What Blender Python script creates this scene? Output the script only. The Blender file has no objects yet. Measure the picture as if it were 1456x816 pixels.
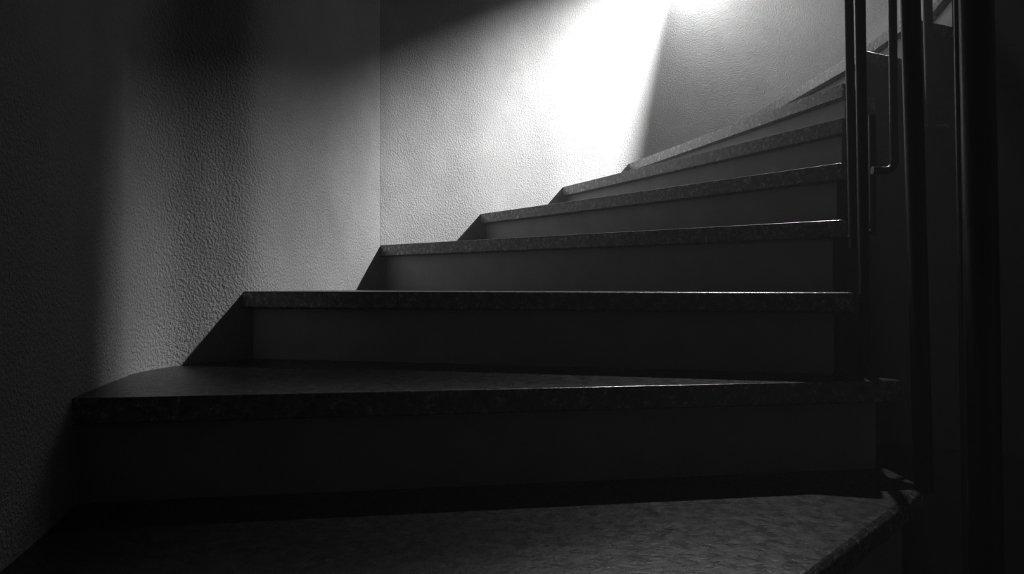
import bpy, bmesh, math
from mathutils import Vector
from math import cos, sin, radians

scene = bpy.context.scene
scene.view_settings.view_transform = 'Standard'
scene.view_settings.gamma = .9
scene.view_settings.exposure = .12

# ------------------------------------------------------------ materials
def new_mat(name):
    m = bpy.data.materials.new(name); m.use_nodes = True
    nt = m.node_tree
    return m, nt, nt.nodes['Principled BSDF']

def noise(nt, scale, detail=4, rough=.6):
    tc = nt.nodes.new('ShaderNodeTexCoord')
    n = nt.nodes.new('ShaderNodeTexNoise')
    n.inputs['Scale'].default_value = scale
    n.inputs['Detail'].default_value = detail
    n.inputs['Roughness'].default_value = rough
    nt.links.new(tc.outputs['Object'], n.inputs['Vector'])
    return n

def ramp(nt, src, stops):
    r = nt.nodes.new('ShaderNodeValToRGB')
    while len(r.color_ramp.elements) < len(stops):
        r.color_ramp.elements.new(.5)
    for e, (p, v) in zip(r.color_ramp.elements, stops):
        e.position = p; e.color = (v, v, v, 1)
    nt.links.new(src, r.inputs[0])
    return r

def bump(nt, bsdf, src, strength, dist, prev=None):
    b = nt.nodes.new('ShaderNodeBump')
    b.inputs['Strength'].default_value = strength
    b.inputs['Distance'].default_value = dist
    nt.links.new(src, b.inputs['Height'])
    if prev: nt.links.new(prev.outputs[0], b.inputs['Normal'])
    nt.links.new(b.outputs[0], bsdf.inputs['Normal'])
    return b

def plaster():
    m, nt, b = new_mat('rough_plaster')
    n = noise(nt, 150, 3, .55); n2 = noise(nt, 6, 3); n3 = noise(nt, 320, 2)
    r = ramp(nt, n2.outputs[0], [(.3, .34), (.7, .40)])
    nt.links.new(r.outputs[0], b.inputs['Base Color'])
    b.inputs['Roughness'].default_value = .95
    b.inputs['Specular IOR Level'].default_value = .15
    p = bump(nt, b, n.outputs[0], .95, .0065)
    bump(nt, b, n3.outputs[0], .5, .002, p)
    return m

def stone():
    m, nt, b = new_mat('dark_terrazzo')
    n = noise(nt, 75, 6, .8); n2 = noise(nt, 40, 6, .7); n3 = noise(nt, 140, 3)
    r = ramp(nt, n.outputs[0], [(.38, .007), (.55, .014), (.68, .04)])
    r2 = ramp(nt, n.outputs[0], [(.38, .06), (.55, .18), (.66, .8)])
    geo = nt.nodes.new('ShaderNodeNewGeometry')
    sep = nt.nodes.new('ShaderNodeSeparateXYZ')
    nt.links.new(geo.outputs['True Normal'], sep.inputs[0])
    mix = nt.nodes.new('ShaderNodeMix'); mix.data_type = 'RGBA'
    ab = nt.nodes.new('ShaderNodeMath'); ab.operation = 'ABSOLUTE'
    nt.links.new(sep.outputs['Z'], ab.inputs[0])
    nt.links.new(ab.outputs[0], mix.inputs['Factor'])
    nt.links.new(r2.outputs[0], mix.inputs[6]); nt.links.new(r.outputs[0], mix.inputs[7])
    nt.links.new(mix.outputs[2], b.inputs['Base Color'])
    rr = ramp(nt, n2.outputs[0], [(.3, .22), (.7, .34)])
    nt.links.new(rr.outputs[0], b.inputs['Roughness'])
    b.inputs['Specular IOR Level'].default_value = .7
    p = bump(nt, b, n2.outputs[0], .3, .003)
    bump(nt, b, n3.outputs[0], .3, .002, p)
    return m

def paint(name, v, rough=.6, sc=12, bs=.15):
    m, nt, b = new_mat(name)
    n = noise(nt, sc, 5, .6)
    r = ramp(nt, n.outputs[0], [(.3, v*.85), (.7, v*1.1)])
    nt.links.new(r.outputs[0], b.inputs['Base Color'])
    b.inputs['Roughness'].default_value = rough
    bump(nt, b, n.outputs[0], bs, .004)
    return m

M_wall = plaster()
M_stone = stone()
M_riser = paint('painted_riser', .36)
M_iron = paint('black_iron', .02, .4, 60, .2)
M_cover = paint('dark_cover', .02, .8)
M_ceil = paint('ceiling_paint', .05, .9)
M_floor = paint('floor_stone', .03, .6)
M_rig = paint('lamp_rig_black', .005, .9)

def link(o): scene.collection.objects.link(o); return o

def mesh_obj(name, verts, faces, mat, parent=None, bevel=0, seg=3, smooth=False):
    me = bpy.data.meshes.new(name)
    me.from_pydata([tuple(v) for v in verts], [], faces)
    bm = bmesh.new(); bm.from_mesh(me)
    bmesh.ops.recalc_face_normals(bm, faces=bm.faces); bm.to_mesh(me); bm.free()
    me.materials.append(mat)
    o = link(bpy.data.objects.new(name, me))
    if parent: o.parent = parent
    if bevel:
        md = o.modifiers.new('bevel', 'BEVEL'); md.width = bevel; md.segments = seg
        md.limit_method = 'ANGLE'; md.angle_limit = radians(50)
        for p in me.polygons: p.use_smooth = True
        w = o.modifiers.new('wn', 'WEIGHTED_NORMAL')
    if smooth:
        for p in me.polygons: p.use_smooth = True
    return o

def prism(name, poly, z0, z1, mat, parent=None, **k):
    n = len(poly)
    v = [(p[0], p[1], z0) for p in poly] + [(p[0], p[1], z1) for p in poly]
    f = [list(range(n)), list(range(n, 2*n))] + [[i, (i+1) % n, n+(i+1) % n, n+i] for i in range(n)]
    return mesh_obj(name, v, f, mat, parent, **k)

def empty(name):
    e = link(bpy.data.objects.new(name, None)); e.empty_display_size = .1; return e

# ------------------------------------------------------------ outer wall
def catmull(pts, n=10):
    out = []
    P = [pts[0]] + pts + [pts[-1]]
    for i in range(1, len(P)-2):
        a, b, c, d = [Vector(p) for p in P[i-1:i+3]]
        for j in range(n):
            t = j/n
            out.append(.5*((2*b)+(c-a)*t+(2*a-5*b+4*c-d)*t*t+(3*b-a-3*c+d)*t**3))
    out.append(Vector(pts[-1]))
    return out

left_pts = [(-.55,-1.5),(-.55,-.6),(-.56,.2),(-.59,.65),(-.63,.87),(-.70,1.13),(-.735,1.27),(-.752,1.355),
            (-.767,1.42),(-.765,1.50),(-.745,1.57),(-.697,1.645),(-.642,1.735),(-.618,1.86),(-.592,2.1),(-.547,2.38),(-.487,2.60)]
right_pts = [(-.4862,2.601),(-.405,2.71),(-.27,2.855),(-.134,2.98),(.04,3.15),(.238,3.31),(.575,3.58),(1.03,3.82),(1.5,3.93),(2.0,3.85),
             (2.5,3.6),(2.9,3.1),(3.05,2.4),(2.95,1.6),(2.6,.9),(2.1,.3),(1.7,-.4),(1.6,-1.5)]

def wall(name, pts, z0, z1):
    c = catmull(pts)
    nrm = []
    for i in range(len(c)):
        t = (c[min(i+1, len(c)-1)] - c[max(i-1, 0)]).normalized()
        nrm.append(Vector((-t.y, t.x)))
    v = []; n = len(c)
    for p in c: v.append((p.x, p.y, z0))
    for p in c: v.append((p.x, p.y, z1))
    for p, q in zip(c, nrm): v.append((p.x+q.x*.2, p.y+q.y*.2, z0))
    for p, q in zip(c, nrm): v.append((p.x+q.x*.2, p.y+q.y*.2, z1))
    f = []
    for i in range(n-1):
        f += [[i, i+1, n+i+1, n+i], [2*n+i, 3*n+i, 3*n+i+1, 2*n+i+1],
              [n+i, n+i+1, 3*n+i+1, 3*n+i], [i, 2*n+i, 2*n+i+1, i+1]]
    f += [[0, n, 3*n, 2*n], [n-1, 3*n-1, 4*n-1, 2*n-1]]
    o = mesh_obj(name, v, f, M_wall, smooth=True)
    md = o.modifiers.new('es', 'EDGE_SPLIT'); md.split_angle = radians(40)
    return o
ZF, ZC = -.86, 3.1
wall('wall_left', left_pts, ZF, ZC)
wall('wall_outer', right_pts, ZF, ZC)
prism('wall_back', [(-.75,-1.5),(1.8,-1.5),(1.8,-1.7),(-.75,-1.7)], ZF, ZC, M_wall)
prism('floor', [(-1.2,-1.7),(3.4,-1.7),(3.4,4.3),(-1.2,4.3)], ZF-.1, ZF, M_floor)
prism('ceiling', [(-1.2,-1.7),(3.4,-1.7),(3.4,4.3),(-1.2,4.3)], ZC, ZC+.1, M_ceil)

# ------------------------------------------------------------ staircase
S = {  # z, outer, inner
 -1: (-.69, (1.25,-1.2), (1.05,1.00)),
  0: (-.52, (.35,-1.3), (.88,1.08)),
  1: (-.35, (-.58,-.13), (.728,1.235)),
  2: (-.176, (-.690,1.110), (.738,1.330)),
  3: (-.0105, (-.620,1.700), (.674,1.385)),
  4: (.155, (-.487,2.600), (.760,1.613)),
  5: (.31, (-.134,2.980), (.823,1.750)),
  6: (.47, (.238,3.310), (.920,1.950)),
  7: (.63, (.575,3.660), (1.024,2.170)),
  8: (.79, (1.06,3.82), (1.16,2.34)),
  9: (.95, (1.45,3.90), (1.38,2.47)),
 10: (1.11, (1.95,3.84), (1.60,2.60)),
 11: (1.27, (2.50,3.60), (1.85,2.58)),
 12: (1.43, (2.90,3.10), (2.05,2.42)),
 13: (1.59, (3.05,2.40), (2.15,2.20)),
}
stairs = empty('winding_staircase')
T = .042
def front(k):
    z, o, i = S[k]
    o, i = Vector(o), Vector(i)
    d = (i-o).normalized()
    n = Vector((d.y, -d.x))       # toward the lower step
    return z, o, i, d, n
for k in range(-1, 13):
    z, o, i, d, n = front(k)
    z2, o2, i2, d2, n2 = front(k+1)
    zl = S[k-1][0] if k > -1 else ZF
    ext = .16
    oe = o - d*ext; oe2 = o2 - d2*ext
    # tread slab: nosing line back to beneath the next riser
    mid = (o+o2)/2 + (Vector((-(o2-o).y, (o2-o).x))).normalized()*.16
    back = i2 - n2*.05
    e = (back-i).normalized()
    rr_ = .05 if k <= 1 else .012
    corner = [i - d*rr_, i - d*rr_*.3 + e*rr_*.08, i + e*rr_*.3 - d*rr_*.08, i + e*rr_]
    tread = [oe] + corner + [back, oe2 - n2*.05, mid]
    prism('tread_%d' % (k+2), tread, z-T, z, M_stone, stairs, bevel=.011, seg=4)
    # riser and body under it, set back from nosing
    sb = .032
    ob = oe - n*sb; ib = i - n*sb - d*.030
    ob2 = oe2 - n2*(sb+.03); ib2 = i2 - n2*(sb+.03) - d2*.030
    prism('riser_%d' % (k+2), [ob, ib, ib2, ob2, mid], zl-.06, z-T+.001, M_riser, stairs, bevel=.003, seg=2)
    # thin dark plates added to hide directly lit riser ends, inner side
    sdir = (ib2-ib).normalized(); sn = Vector((sdir.y, -sdir.x))
    prism('riser_end_cover_%d' % (k+2), [ib - n*.001, ib + sn*.006, ib2 + sn*.006, ib2], zl-.062, z-T+.0005, M_cover, stairs)

# ------------------------------------------------------------ railing
rail = empty('iron_stair_railing')
def bar(name, pts, r, square=False):
    cu = bpy.data.curves.new(name, 'CURVE'); cu.dimensions = '3D'
    sp = cu.splines.new('POLY'); sp.points.add(len(pts)-1)
    for p, q in zip(sp.points, pts): p.co = (*q, 1)
    cu.bevel_depth = r; cu.bevel_resolution = 1 if square else 4
    cu.use_fill_caps = True
    cu.materials.append(M_iron)
    o = link(bpy.data.objects.new(name, cu)); o.parent = rail
    return o
def at(px, d, z=None, py=None):
    X = (px-728)/1000*d
    return (X, d, z if z is not None else (408-py)/1000*d)
bar('baluster_1', [at(1230,1.405,z=-.178), at(1221,1.405,z=.78)], .010)
bar('baluster_2', [at(1213,1.52,z=.085), at(1205,1.52,z=.80)], .009)
bar('baluster_3', [at(1241,1.64,z=.12), at(1240,1.64,z=.40)], .008)
J = [at(1268,1.6,z=.84), at(1271,1.6,z=.31)]
for a in range(0, 91, 15):
    cx, cz = at(1259,1.6,z=.30)[0], .285
    J.append((cx+.02*cos(radians(a)), 1.6, cz-.02*sin(radians(a))))
J.append(at(1240,1.6,z=.265))
bar('hanger_hook', J, .009)
bar('baluster_4', [at(1313,1.245,z=-.36), at(1290,1.245,z=.72)], .016)
bar('newel_post', [at(1404,1.10,z=-.56), at(1384,1.10,z=.74)], .024)
bar('baluster_5', [at(1376,1.35,z=-.60), at(1361,1.35,z=.75)], .009)
bar('baluster_6', [at(1323,2.10,z=.47), at(1316,2.10,z=1.1)], .013)
bar('hand_rail', [at(1500,.95,z=.72), at(1382,1.10,z=.73), at(1292,1.245,z=.72), at(1222,1.405,z=.77), at(1205,1.50,z=.79), at(1268,1.6,z=.83), at(1316,2.1,z=1.08)], .014)
bar('side_fixing', [at(1205,1.525,z=.105), at(1240,1.64,z=.13)], .006)
bar('rail_foot', [at(1298,2.10,z=.47), at(1345,2.10,z=.47)], .014)

# ------------------------------------------------------------ lamp and unseen panels added to shape its light
P = Vector((2.2, 2.9, 1.97))
lamp_rig = empty('lamp_and_blockers')
def dirv(az, el):
    a, e = radians(az), radians(el)
    return Vector((-cos(e)*cos(a), -cos(e)*sin(a), -sin(e)))
def azel(q):
    v = Vector(q) - P
    return math.degrees(math.atan2(-v.y, -v.x)), math.degrees(math.atan2(-v.z, math.hypot(v.x, v.y)))
def blade(name, edge_a, edge_b, r, th=.004):
    """curved sheet between two lists of (az,el)"""
    v = []; n = len(edge_a)
    for L in (edge_a, edge_b):
        for az, el in L: v.append(P + dirv(az, el)*r)
    for L in (edge_a, edge_b):
        for az, el in L: v.append(P + dirv(az, el)*(r+th))
    f = []
    for i in range(n-1):
        f += [[i, i+1, n+i+1, n+i], [2*n+i, 3*n+i, 3*n+i+1, 2*n+i+1],
              [i, 2*n+i, 2*n+i+1, i+1], [n+i, n+i+1, 3*n+i+1, 3*n+i]]
    f += [[0, n, 3*n, 2*n], [n-1, 3*n-1, 4*n-1, 2*n-1]]
    return mesh_obj(name, v, f, M_rig, lamp_rig)
C = sorted(azel(q) for q in [(.72,3.68,1.62),(0,3.12,1.20),(-.25,2.85,1.0),(-.47,2.5,.70),(-.72,1.62,.42),(-.75,1.33,.35)])
C = [(a, c + (0.5 if a < -20 else 3.6)) for a, c in C]
CUT = [(-100, C[0][1])] + C + [(100, C[-1][1])]
def cut(az):
    for (a0,c0),(a1,c1) in zip(CUT, CUT[1:]):
        if a0 <= az <= a1: return c0+(c1-c0)*(az-a0)/(a1-a0)
azs = list(range(-100, 101, 8)) + [100]
up = [(a, cut(a)) for a in azs]
for q in range(3):   # three unseen bands, added to cut off the upper edge of the light
    t0, t1 = q/3, (q+1)/3
    blade('beam_top_blocker_%d' % q, [(a, c+(-35-c)*t0) for a, c in up], [(a, c+(-35-c)*t1) for a, c in up], .38)
E1, E2 = Vector((.76,3.73,1.53)), Vector((.575,3.60,.63))
edge = [azel(E1+(E2-E1)*t) for t in (-.7,-.3,0,.3,.6,1.0,1.5,2.2)]
for q in range(5):
    blade('beam_blocker_a%d' % q, [(a-15*q, e) for a, e in edge], [(a-15*q-15.5, e) for a, e in edge], .62)  # unseen panels added to give the beam its right edge
b0 = azel((-.765,1.37,.2))
els = [10, 20, 27, 34, 41, 48, 56, 64]
for q in range(3):
    blade('beam_blocker_b%d' % q, [(b0[0]+.3+14*q, e) for e in els], [(b0[0]+15+14*q, e) for e in els], .8)  # added panels: darken the left wall, keep rail shadows off the near tread
def cyl(name, c, r, z0, z1, n=20):
    prism(name, [(c[0]+r*cos(2*math.pi*i/n), c[1]+r*sin(2*math.pi*i/n)) for i in range(n)], z0, z1, M_rig, lamp_rig)
cyl('stem', P, .012, P.z+.21, ZC)
cyl('cap', P, .34, P.z+.205, P.z+.22)

def spot(name, loc, target, power, angle, blend, size):
    l = bpy.data.lights.new(name, 'SPOT'); l.energy = power
    l.spot_size = radians(angle); l.spot_blend = blend; l.shadow_soft_size = size
    o = link(bpy.data.objects.new(name, l)); o.location = loc
    o.rotation_euler = (Vector(target)-Vector(loc)).to_track_quat('-Z', 'Y').to_euler()
    return o
spot('lamp_bulb', P, P + dirv(12, 40), 450, 125, .35, .04)
spot('lamp_reflector', P, (.5, 3.5, 1.25), 600, 70, 1, .04)
spot('nosing_fill', (1.2, 3.35, 2.9), (.55, 1.3, -.1), 400, 31, 1, .03)  # added light, no known lamp: lifts nosing highlights and the near tread

a = bpy.data.lights.new('added_glow_light', 'AREA'); a.energy = 10; a.size = .25  # added light standing in for hazy glow on the upper wall
ao = link(bpy.data.objects.new('added_glow_light', a)); ao.location = (1.0, 3.6, 1.85)
ao.rotation_euler = (Vector((1.0, 3.85, 1.55))-ao.location).to_track_quat('-Z', 'Y').to_euler()

# world: nearly dark, with thin dusty air
w = bpy.data.worlds.new('dim_world'); scene.world = w; w.use_nodes = True
nt = w.node_tree
nt.nodes['Background'].inputs[0].default_value = (.5, .5, .5, 1)
nt.nodes['Background'].inputs[1].default_value = .003
vs = nt.nodes.new('ShaderNodeVolumeScatter')
vs.inputs['Density'].default_value = .028; vs.inputs['Anisotropy'].default_value = .2
vs.inputs['Color'].default_value = (1, 1, 1, 1)
nt.links.new(vs.outputs[0], nt.nodes['World Output'].inputs['Volume'])

# ------------------------------------------------------------ camera
cam = bpy.data.cameras.new('camera'); cam.sensor_width = 36; cam.lens = 36*1000/1456
cam.clip_start = .01
co = link(bpy.data.objects.new('camera', cam)); co.location = (0, 0, 0)
co.rotation_euler = (radians(90), 0, 0)
scene.camera = co
